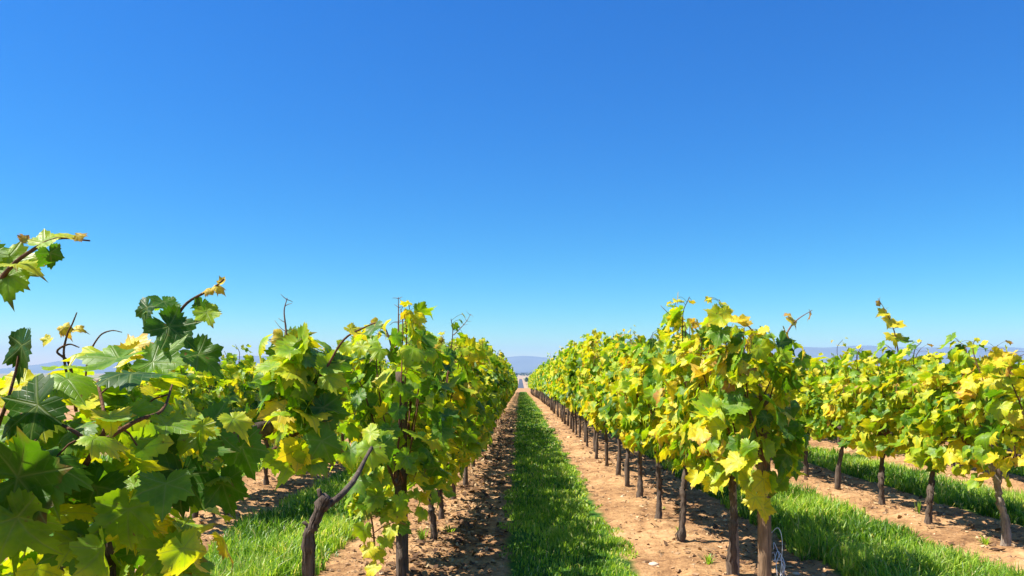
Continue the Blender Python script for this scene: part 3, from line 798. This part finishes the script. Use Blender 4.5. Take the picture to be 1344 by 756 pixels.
# nearest: fills the lower left corner
d = 1.3
vA, offA = fg_vine(X1 - .02, 1.25, "largest grapevine in the lower left foreground, dense dark green leaves close to the camera",
    blobs=[((-.80, 1.30, 1.02), (.24, .34, .26), 95, .48, .085), ((-.80, 1.40, 1.20), (.20, .28, .14), 95, .58, .078), ((-.84, 1.25, .70), (.18, .26, .20), 40, .4, .09), ((-.93, .86, 1.30), (.17, .28, .18), 170, .28, .12), ((-.84, 1.5, .86), (.22, .2, .16), 45, .45, .09), ((-.80, 1.28, .95), (.13, .14, .10), 36, .4, .085), ((-.68, 1.35, .96), (.12, .14, .10), 26, .45, .085), ((-.60, 1.10, 1.06), (.16, .10, .20), 22, .5, .070), ((-.62, 1.30, 1.18), (.15, .12, .12), 26, .65, .066)],  # densest blob is unseen, added out of frame to shade the low leaves
    canes=[(P((60, 690, 1.2), (130, 580, 1.12), (137, 548, 1.12), (128, 500, 1.18)), .0048, .002, 3),
           (P((130, 582, 1.10), (180, 552, 1.13), (213, 538, 1.2), (226, 505, 1.30)), .004, .0016, 3),
           (P((132, 592, 1.10), (95, 565, 1.10), (60, 548, 1.15)), .004, .0016, 2),
           (P((-20, 600, 1.16), (5, 540, 1.17), (20, 490, 1.185), (27, 452, 1.19)), .0035, .0014, 0),
           (P((190, 470, 1.45), (218, 440, 1.45), (243, 400, 1.45), (280, 378, 1.45), (294, 366, 1.45)), .004, .0015, 0),
           (P((100, 540, 1.33), (92, 480, 1.35), (75, 462, 1.35), (90, 452, 1.35), (104, 456, 1.35)), .003, .001, 0),
           (P((94, 520, 1.34), (84, 468, 1.35), (88, 440, 1.35), (95, 425, 1.35), (101, 410, 1.35)), .0025, .001, 0),
           (P((110, 520, 1.34), (116, 470, 1.35), (130, 442, 1.35), (146, 434, 1.35), (160, 436, 1.35)), .002, .0008, 0),
           (P((-70, 470, 1.12), (-20, 400, 1.08), (10, 355, 1.06), (40, 330, 1.05), (75, 313, 1.05), (118, 316, 1.05)), .0045, .0012, 0)],
    heroes=[
        # upper left shoot against the sky
        (62, 308, 1.05, 62, 25, .47, (.1, -.75, .65), .2), (18, 338, 1.07, 78, 60, .42, (-.3, -.8, .4), .3), (10, 372, 1.06, 74, 170, .40, (-.2, -.85, .4), .2),
        (-20, 350, 1.08, 90, 200, .35, (-.2, -.85, .4), .3), (34, 352, 1.05, 60, 110, .52, (0, -.5, .8), .4), (68, 338, 1.04, 46, 140, .12, (.75, -.5, -.1), .1), (92, 308, 1.05, 40, 95, .55, (.1, -.5, .8), .6),
        (108, 312, 1.05, 22, 100, .86, (.1, -.6, .6), .5), (30, 312, 1.05, 26, -30, .93, (.6, -.4, .3), .5),
        # second tier
        (205, 398, 1.45, 62, -80, .30, (.1, -.5, .8), .2), (218, 408, 1.44, 50, 160, .22, (.2, -.5, .8), .2), (188, 412, 1.43, 56, 200, .05, (-.2, -.8, .1), .1),
        (276, 420, 1.45, 48, 150, .44, (.2, -.85, .35), .3), (262, 405, 1.46, 34, 200, .10, (.7, -.6, .2), .1),
        (288, 380, 1.45, 22, 120, .80, (.2, -.6, .6), .5), (272, 384, 1.45, 22, 240, .84, (0, -.6, .7), .5), (292, 368, 1.45, 18, 30, .8, (0, -.8, .4), .5),
        (178, 448, 1.4, 62, 20, .80, (0, -.7, .6), .5), (172, 470, 1.38, 58, 220, .62, (0, -.6, .7), .4), (86, 432, 1.35, 26, 140, .82, (.2, -.8, .4), .5), (104, 430, 1.35, 22, 80, .8, (0, -.6, .6), .5), (60, 448, 1.34, 24, 210, .7, (-.2, -.8, .5), .5),
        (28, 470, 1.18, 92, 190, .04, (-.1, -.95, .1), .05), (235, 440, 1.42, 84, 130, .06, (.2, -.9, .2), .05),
        # bright upper faces
        (150, 490, 1.25, 108, 200, .33, (.05, -.45, .9), .2), (100, 520, 1.22, 92, 150, .36, (-.1, -.5, .9), .2), (215, 480, 1.35, 86, 110, .30, (.2, -.5, .85), .2), (120, 478, 1.3, 80, 240, .5, (0, -.5, .9), .4),
        (272, 470, 1.5, 80, 120, .18, (.3, -.8, .4), .1), (255, 588, 1.28, 84, 200, .36, (.15, -.75, .65), .1),
        # large leaves low down, shade put into their darker colours
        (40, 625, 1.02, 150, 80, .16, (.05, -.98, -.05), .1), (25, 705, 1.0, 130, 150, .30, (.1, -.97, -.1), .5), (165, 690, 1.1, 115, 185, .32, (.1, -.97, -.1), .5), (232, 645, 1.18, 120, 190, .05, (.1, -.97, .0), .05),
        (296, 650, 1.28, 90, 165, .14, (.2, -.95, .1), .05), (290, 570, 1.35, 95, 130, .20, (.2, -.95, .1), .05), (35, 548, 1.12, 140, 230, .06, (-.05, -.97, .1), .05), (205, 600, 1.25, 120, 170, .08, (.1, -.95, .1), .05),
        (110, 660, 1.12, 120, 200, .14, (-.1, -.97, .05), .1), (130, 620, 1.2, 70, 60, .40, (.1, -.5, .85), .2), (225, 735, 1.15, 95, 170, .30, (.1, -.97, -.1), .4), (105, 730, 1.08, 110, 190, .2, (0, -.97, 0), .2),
        (85, 585, 1.18, 80, 160, .3, (0, -.6, .7), .2), (180, 545, 1.22, 80, 140, .36, (.1, -.6, .8), .2), (325, 600, 1.45, 80, 150, .2, (.2, -.9, .3), .1)],
    seed=501, trunk_pts=[(X1 - .02, 1.25, -.07), (X1, 1.26, .25), (X1 - .05, 1.28, .55), (X1 + .02, 1.3, .82), (X1, 1.32, 1.0)], trunk_r=.034)

# second plant, smaller, with a dead-looking shoot standing up
vB, offB = fg_vine(X1 - .34, 1.95, "small yellowing grapevine behind the big foreground leaves, upright bare shoot on top",
    blobs=[((-.70, 2.45, 1.30), (.10, .20, .12), 42, .55, .13), ((-.68, 2.4, 1.12), (.09, .18, .13), 22, .45, .13)],
    canes=[(P((345, 600, 2.4), (380, 575, 2.4), (400, 560, 2.4), (415, 520, 2.4)), .007, .003, 3),
           (P((405, 560, 2.4), (412, 510, 2.35), (430, 480, 2.3), (452, 445, 2.3), (478, 430, 2.3), (492, 424, 2.3)), .0055, .0016, 0),
           (P((375, 500, 2.4), (376, 470, 2.4), (377, 440, 2.4)), .005, .003, 2)],
    heroes=[(466, 436, 2.3, 34, 120, .62, (.2, -.8, .5), .5), (435, 478, 2.3, 46, 60, .42, (.2, -.85, .4), .3), (450, 480, 2.32, 42, 110, .16, (.3, -.9, .2), .1), (440, 500, 2.3, 50, 100, .5, (.1, -.8, .5), .3),
            (402, 470, 2.4, 50, -40, .42, (0, -.8, .5), .3), (370, 452, 2.4, 40, 200, .82, (-.1, -.85, .4), .5), (392, 448, 2.4, 36, 100, .72, (.1, -.8, .4), .5), (392, 480, 2.4, 64, 190, .46, (.1, -.85, .4), .2),
            (365, 545, 2.4, 66, 240, .76, (0, -.7, .7), .5), (405, 540, 2.35, 66, 130, .12, (.2, -.9, .1), .1), (428, 545, 2.3, 70, 160, .2, (.2, -.9, .2), .1), (425, 590, 2.3, 64, 170, .25, (.2, -.95, .1), .2),
            (390, 600, 2.3, 62, 190, .66, (.1, -.95, .1), .5), (380, 560, 2.38, 54, 120, .6, (0, -.6, .8), .5), (350, 500, 2.4, 60, 210, .3, (0, -.8, .5), .2), (415, 510, 2.35, 60, 180, .22, (.2, -.9, .3), .1)],
    seed=523, trunk_pts=[(X1 - .34, 1.95, -.07), (X1 - .34, 1.95, .3), (X1 - .33, 1.96, .6), (X1 - .34, 1.98, 1.0), (X1 - .02, 2.35, 1.13)], trunk_r=.020, leaf=.12)
bare_shoot(vB, np.array(P((376, 455, 2.4), (375, 430, 2.4), (373, 408, 2.4), (377, 391, 2.4))) - offB, .0042, .0012, 5, seed=3, tw=.03)

# third: a pruned stump whose one arm reaches over to the next vine
def stump_vine():
    x, y = -.80, 2.95
    root = empty("grapevine", (x, y, float(ground_z(x, y)))); off = np.array(root.location)
    mb = MB(); p = spline([(x, y, -.05), (x - .005, y, .25), *P((404, 720, 2.9), (412, 685, 2.9), (428, 652, 2.9))] - off, 26)
    p[1:-1] += np.random.default_rng(4).normal(0, .003, (24, 3)); u = np.linspace(0, 1, 26)
    rad = .019 * (1 + .4 * np.exp(-u * 12) + .18 * np.exp(-((u - .97) / .08) ** 2)) * (1 + .09 * np.random.default_rng(9).normal(0, 1, 26)); mb.tube(p, rad, 11, .2, 7); shaggy(mb, p, rad, 12, 22); mb.tube([p[-2], p[-2] + np.array([-.012, 0, .022]), p[-2] + np.array([-.018, -.004, .045])], [.013, .010, .008], 7, .15, 3); mb.tube([p[17], p[17] + np.array([-.02, -.008, .012]), p[17] + np.array([-.034, -.012, .024])], [.009, .007, .006], 6, .15, 4); mb.build("trunk", M_BARK, root)
    mb = MB(); p = spline(np.array(P((424, 668, 2.9), (445, 652, 2.95), (465, 630, 3.1), (478, 605, 3.3), (492, 580, 3.5))) - off, 18)
    mb.tube(p, np.linspace(.014, .007, 18), 8, .14, 5); mb.build("arm", M_BARK, root)
    L = Leaves(); 
    for h in [(490, 600, 3.45, 42, 170, .44, (-.3, -.8, .4), .2), (470, 640, 3.2, 40, 200, .30, (-.2, -.8, .5), .1), (508, 592, 3.5, 44, 150, .18, (.2, -.9, .3), .1), (482, 575, 3.5, 40, 240, .52, (-.4, -.7, .5), .3), (500, 570, 3.55, 40, 20, .4, (-.1, -.8, .5), .3)]:
        shoot_leaf(L, *h)
    L.L = [(np.asarray(a) - off, *r) for a, *r in L.L]; L.build("foliage", 0, M_LEAF, root)
    tag(root, "leaning dark vine stump with one arm reaching right towards the dark post, few leaves", "grapevine", "grapevines in the row left of the central grass strip")
stump_vine()

# ------------------------------------------------------------------ posts, wire, shoots on the near vines
def nearest(row, d):
    best = None
    for o in COL.objects:
        if o.type == 'EMPTY' and o.name.startswith("grapevine") and abs(o.location.x - ROWS[row]) < .33:
            e = abs(o.location.y - d)
            if best is None or e < best[0]: best = (e, o)
    return best[1]
def to_local(o, pts):
    bpy.context.view_layer.update(); inv = o.matrix_world.inverted()
    return np.array([tuple(inv @ Vector(q)) for q in pts])
vR = nearest('R1', 5.0); vL = nearest('L1', 4.9)
bpy.context.view_layer.update()
bare_shoot(vR, to_local(vR, P((1018, 470, 4.9), (1034, 435, 4.9), (1046, 420, 4.9), (1066, 407, 4.9))), .008, .002, 2, seed=11, tw=.04)
bare_shoot(vR, to_local(vR, P((990, 470, 4.9), (992, 445, 4.9), (984, 430, 4.9), (975, 424, 4.9))), .008, .003, 0, seed=12)
bare_shoot(nearest('R1', 6.0), to_local(nearest('R1', 6.0), P((915, 460, 6.2), (900, 435, 6.2), (886, 420, 6.2), (867, 401, 6.2))), .007, .002, 5, seed=13, tw=.06)
bare_shoot(vL, to_local(vL, P((523, 440, 4.9), (523, 420, 4.9), (523, 405, 4.9), (523, 390, 4.9))), .007, .002, 4, seed=15, tw=.055)
bare_shoot(vL, to_local(vL, P((515, 460, 4.8), (508, 436, 4.8), (498, 424, 4.8), (485, 425, 4.8))), .007, .002, 2, seed=16, tw=.03)
v7 = nearest('L1', 8.0)
bare_shoot(v7, to_local(v7, P((595, 440, 7.8), (605, 430, 7.8), (612, 422, 7.8), (618, 412, 7.8))), .006, .002, 4, seed=18, tw=.07)
v2 = nearest('R2', 8.0)
bare_shoot(v2, to_local(v2, P((1180, 470, 8), (1175, 440, 8), (1166, 415, 8), (1152, 391, 8))), .008, .002, 5, seed=19, tw=.07)
def tip_leaves(o, items):
    L = Leaves()
    for h in items: shoot_leaf(L, *h)
    inv = o.matrix_world.inverted()
    L.L = [(np.array(inv @ Vector(a)), np.array(inv.to_3x3() @ Vector(n)), np.array(inv.to_3x3() @ Vector(t)), *r) for a, n, t, *r in L.L]
    L.build("tip_leaves", 0, M_LEAF, o)
tip_leaves(vR, [(1040, 425, 4.9, 26, 150, .75, (.2, -.7, .6), .5), (1032, 412, 4.9, 16, -60, .92, (0, -.7, .6), .5), (1064, 417, 4.9, 16, 180, 1.0, (.7, -.7, 0), .6),
                (962, 420, 4.9, 34, 240, .78, (0, -.6, .7), .4), (978, 428, 4.9, 24, 130, .8, (0, -.6, .7), .4), (1012, 440, 4.9, 44, 60, .3, (.1, -.7, .7), .2), (1030, 456, 4.85, 44, 130, .12, (.4, -.8, .2), .1),
                (1015, 510, 4.7, 42, 170, .70, (-.2, -.8, .6), .3), (945, 530, 4.7, 46, 190, .34, (-.2, -.8, .55), .2), (985, 560, 4.65, 46, 170, .38, (-.1, -.85, .5), .2),
                (1000, 640, 4.62, 44, 180, .62, (0, -.85, .4), .4), (988, 662, 4.62, 42, 200, .60, (-.2, -.85, .4), .4), (1004, 672, 4.63, 38, 165, .55, (.1, -.9, .3), .4), (978, 636, 4.66, 36, 210, .5, (-.3, -.8, .4), .3),
                (1030, 610, 4.7, 56, 170, .22, (.3, -.9, .2), .1), (1040, 580, 4.75, 52, 150, .16, (.4, -.85, .2), .1), (1022, 640, 4.68, 46, 185, .30, (.2, -.95, .1), .2), (1036, 545, 4.75, 50, 140, .2, (.4, -.85, .3), .1),
                (912, 632, 4.9, 34, 200, .66, (-.3, -.8, .4), .4), (935, 640, 4.85, 32, 170, .58, (0, -.85, .4), .4), (948, 625, 4.85, 36, 150, .45, (.1, -.85, .4), .3), (960, 590, 4.75, 44, 170, .35, (-.1, -.85, .4), .2)])
tip_leaves(v2, [(1166, 425, 8, 24, 210, .72, (0, -.6, .6), .4), (1158, 412, 8, 18, 240, .7, (0, -.6, .6), .4), (1180, 430, 8, 24, 110, .7, (0, -.6, .6), .4), (1172, 445, 8, 28, 180, .7, (0, -.6, .6), .4), (1186, 450, 8, 28, 120, .3, (0, -.6, .6), .4), (1154, 398, 8, 10, 90, .95, (0, -.8, .4), .4)])
tip_leaves(vL, [(500, 428, 4.8, 20, 100, .6, (0, -.7, .6), .4), (490, 424, 4.8, 16, 240, .8, (0, -.7, .6), .4), (543, 425, 4.9, 28, 0, .66, (0, -.8, .5), .4), (552, 458, 4.7, 46, 200, .30, (.0, -.6, .75), .2), (548, 500, 4.6, 44, 140, .32, (.1, -.85, .4), .3),
                (525, 428, 4.9, 26, -30, .35, (0, -.8, .5), .3), (478, 545, 4.6, 40, 220, .52, (-.4, -.7, .5), .3), (492, 520, 4.6, 38, 200, .6, (-.4, -.7, .5), .3), (560, 590, 4.6, 48, 190, .14, (.2, -.95, .1), .1), (505, 560, 4.6, 40, 200, .48, (-.3, -.8, .5), .3)])

def post(x, y, h, r, lean, mat, label, split=True):
    root = empty("wooden_post", (x, y, float(ground_z(x, y))))
    mb = MB(); n = 26; u = np.linspace(0, 1, n)
    p = np.stack([lean[0] * u + .004 * np.sin(u * 9), lean[1] * u, -.06 + (h + .06) * u], -1)
    mb.tube(p, r * (1.03 - .12 * u), 14, .05, int(x * 100)); mb.build("shaft", mat, root)
    tag(root, label, "post")
    return root
pR = post(1.535, 4.80, 1.30, .042, (.01, .02), M_POST, "thick brown wooden post at the near end of the row right of the grass strip")
pL = post(-.765, 4.92, 1.34, .040, (-.01, .02), M_BARK, "dark upright post at the near end of the row left of the grass strip")
post(1.40, 4.95, 1.15, .023, (-.02, .02), M_BARKP, "slim grey stake beside the brown post in the row right of the grass strip")

def ties():
    rg = np.random.default_rng(5); root = empty("tie_wire", (1.60, 4.76, float(ground_z(1.6, 4.76))))
    mb = MB()
    for k in range(6):
        a = np.array([rg.uniform(-.05, .0), rg.uniform(-.04, .04), rg.uniform(.10, .34)])
        pts = [a, a + (rg.uniform(.0, .06), rg.normal(0, .03), rg.uniform(.0, .08)), a + (rg.uniform(.03, .09), rg.normal(0, .04), rg.uniform(-.12, .0)), (rg.uniform(.0, .08), rg.normal(0, .03), rg.uniform(.015, .06))]
        mb.tube(spline(pts, 18), .0022, 5, 0, k)
    mb.build("strand", M_WIRE, root)
    tag(root, "pale loops of loose tie wire hanging at the foot of the brown post", "wire")
ties()

# young sucker sprouting beside the thin trunk, left row
def sucker():
    base = px(490, 775, 4.75); base[2] = float(ground_z(base[0], base[1]))
    root = empty("vine_sucker", tuple(base)); off = base
    mb = MB(); pts = [base + (0, 0, -.03), *P((492, 730, 4.7), (489, 690, 4.65), (483, 660, 4.6), (478, 640, 4.6))]
    mb.tube(spline(np.array(pts) - off, 14), np.linspace(.009, .003, 14), 6, .1, 2)
    mb.tube(spline(np.array(P((490, 700, 4.65), (505, 690, 4.6), (520, 685, 4.6), (535, 688, 4.6))) - off, 10), np.linspace(.004, .002, 10), 5, .1, 3); mb.build("stem", M_CANE, root)
    L = Leaves()
    for h in [(472, 672, 4.6, 30, 200, .46, (-.3, -.8, .5), .3), (476, 700, 4.6, 32, 180, .42, (-.2, -.9, .3), .3), (485, 725, 4.6, 28, 160, .66, (0, -.8, .5), .3), (497, 728, 4.6, 24, 150, .5, (.1, -.8, .5), .3), (512, 700, 4.6, 28, 190, .56, (0, -.8, .5), .3),
              (530, 692, 4.6, 30, 120, .24, (.1, -.8, .5), .1), (508, 712, 4.6, 26, 150, .44, (0, -.8, .5), .3), (487, 748, 4.55, 26, 210, .6, (-.2, -.8, .5), .3), (480, 660, 4.6, 24, 330, .4, (0, -.8, .5), .3)]:
        shoot_leaf(L, *h)
    L.L = [(np.asarray(a) - off, *r) for a, *r in L.L]; L.build("foliage", 0, M_LEAF, root)
    tag(root, "small young vine sucker with bright leaves low in front of the dark left post", "vine sucker")
sucker()

# extra trunks in the near rows that the photo shows as clear individual stems get paler bark, sunlight on them put into the colour
for o in COL.objects:
    if o.type == 'EMPTY' and o.get("category") == "grapevine" and abs(o.location.x - ROWS['R2']) < .2 and o.location.y < 6.4:
        for ch in o.children:
            if ch.name.startswith("trunk"):
                ch.data = ch.data.copy(); ch.data.materials.clear(); ch.data.materials.append(M_BARKP)

# ------------------------------------------------------------------ weeds and a stone on the bare soil
def weed(u, v, label, h=.07, n=26, spread=.06, seed=0):
    d0 = EYE * F / (v - VPY) * .985; c = px(u, v, d0); c[2] = float(ground_z(c[0], c[1])) + float(micro(np.array([c[0]]), np.array([c[1]]))[0])
    rg = np.random.default_rng(seed + 200); V = []; Fc = []; ct = []; val = []
    for k in range(n):
        th = rg.random() * 6.28; r = spread * rg.random(); p0 = np.array([math.cos(th) * r * .4, math.sin(th) * r * .4, -.005]); H = h * rg.uniform(.5, 1.2)
        D = np.array([math.cos(th), math.sin(th), 0]); w = np.array([-math.sin(th), math.cos(th), 0]) * .005
        p1 = p0 + (0, 0, H * .6) + D * r * .4; p2 = p0 + (0, 0, H * .9) + D * r * 1.2
        b = len(V); V += [p0 - w, p0 + w, p1 + w, p1 - w, p2]; Fc += [b, b + 1, b + 2, b + 3, b + 3, b + 2, b + 4]; ct += [4, 3]; val += [float(np.clip(rg.normal(.45, .2), 0, .95))] * 5
    o = link("weed", mesh_np("weed", V, Fc, ct, {"v": ('FLOAT', val)}), None, [M_GRASS]); o.location = c
    tag(o, label, "weed", "weeds on the bare soil")
weed(891, 690, "tiny green weed on tan soil between two slim trunks of the right row", .05, 22, .06, 1)
weed(930, 735, "low green weed at the foot of the nearest dark trunk in the right row", .07, 26, .07, 2)
weed(590, 690, "grey green weed on the soil right of the left row's forked trunks", .06, 30, .09, 3)
weed(555, 705, "upright grass tuft against a trunk in the left row", .12, 26, .05, 4)
weed(1205, 668, "thin upright weed stalks beside a crooked trunk in the second right row", .16, 10, .04, 5)
weed(1293, 708, "round leafy weed at the foot of the pale leaning trunk on the right", .06, 34, .07, 6)
weed(870, 560 + 50 * 2, "tiny tuft of weed beside the edge of the central grass strip", .04, 14, .04, 7)

def stone(u, v, s, label, seed):
    rg = np.random.default_rng(seed); d0 = EYE * F / (v - VPY) * .985; c = px(u, v, d0); c[2] = float(ground_z(c[0], c[1]))
    nv, nu = 7, 12; V = [(0, 0, .55 * s)]
    for i in range(1, nv):
        for k in range(nu):
            a = math.pi * i / nv; t = 2 * math.pi * k / nu; r = s * (1 + rg.uniform(-.16, .16))
            V.append((1.3 * r * math.sin(a) * math.cos(t), r * math.sin(a) * math.sin(t), .55 * r * math.cos(a)))
    V.append((0, 0, -.5 * s)); Fc = []; ct = []
    for k in range(nu): Fc += [0, 1 + k, 1 + (k + 1) % nu]; ct.append(3)
    for i in range(nv - 2):
        for k in range(nu): Fc += [1 + i * nu + k, 1 + (i + 1) * nu + k, 1 + (i + 1) * nu + (k + 1) % nu, 1 + i * nu + (k + 1) % nu]; ct.append(4)
    e = len(V) - 1
    for k in range(nu): Fc += [e, e - nu + (k + 1) % nu, e - nu + k]; ct.append(3)
    o = link("stone", mesh_np("stone", V, Fc, ct), None, [M_STONE]); o.location = c + (0, 0, s * .2); tag(o, label, "stone", "stones on the soil")
stone(858, 730, .028, "largest pale stone on the tan soil right of the central grass strip", 3)
stone(1045, 742, .020, "small pale stone in the shade right of the brown post", 4)
stone(838, 680, .016, "small pale stone lying near the edge of the central grass strip", 6)

# ------------------------------------------------------------------ far trees
def leaf_cloud(name, boxes, size, parent=None, seed=0):
    rg = np.random.default_rng(seed); V = []; val = []
    for (c, rad, n) in boxes:
        dv = rg.normal(0, 1, (n, 3)); dv /= np.linalg.norm(dv, axis=1)[:, None]; p = np.array(c) + dv * np.array(rad) * rg.uniform(.35, 1.0, (n, 1)) ** .5
        a = rg.normal(0, 1, (n, 3)); a /= np.linalg.norm(a, axis=1)[:, None]; b = np.cross(a, rg.normal(0, 1, (n, 3))); b /= np.linalg.norm(b, axis=1)[:, None]
        s = size * rg.uniform(.6, 1.3, (n, 1)); V.append(np.stack([p - a * s, p + b * s * .6, p + a * s, p - b * s * .6], 1)); val.append(np.repeat(np.clip(rg.normal(.5, .25, n), 0, 1), 4))
    V = np.concatenate(V).reshape(-1, 3)
    return link(name, mesh_np(name, V, np.arange(len(V)), np.full(len(V) // 4, 4), {"v": ('FLOAT', np.concatenate(val))}, False), parent, [M_WOOD])
def far_tree(u, v_top, d, w, label, seed):
    c = px(u, v_top, d); g = float(ground_z(c[0], d)); h = c[2] - g
    root = empty("tree", (c[0], d, g)); mb = MB(); mb.tube(spline([(0, 0, -.3), (.05, 0, h * .3), (0, 0, h * .75)], 6), np.linspace(.16, .05, 6), 6, .1, seed); mb.build("trunk", M_BARK, root)
    leaf_cloud("crown", [((0, 0, h * .62), (w, w, h * .36), 500), ((w * .5, 0, h * .5), (w * .6, w * .6, h * .22), 200), ((-w * .5, 0, h * .45), (w * .5, w * .5, h * .2), 160)], .28, root, seed)
    tag(root, label, "tree")
far_tree(717, 477, 128, 1.1, "small dark tree rising behind the far end of the right row", 1)
def hedge():
    rg = np.random.default_rng(12); bx = []
    def line(x0, x1, y, hh, n):
        for x in np.linspace(x0, x1, n):
            hz = hh * rg.uniform(.7, 1.15); bx.append(((x, y + rg.normal(0, 4), PLAIN + hz * .5), ((x1 - x0) / n * .75, 5, hz * .55), 60))
    line(8, 60, 900, 6.5, 14); line(-60, -10, 1700, 8, 10); line(5, 120, 2300, 9, 14); line(-200, -8, 2600, 9, 18); line(-500, 500, 3300, 10, 50); line(-900, 900, 4300, 12, 60)
    o = leaf_cloud("woodland", bx, 1.6, None, 5); tag(o, "thin dark lines of woodland and hedges crossing the far plain", "woodland", kind="stuff")
hedge()
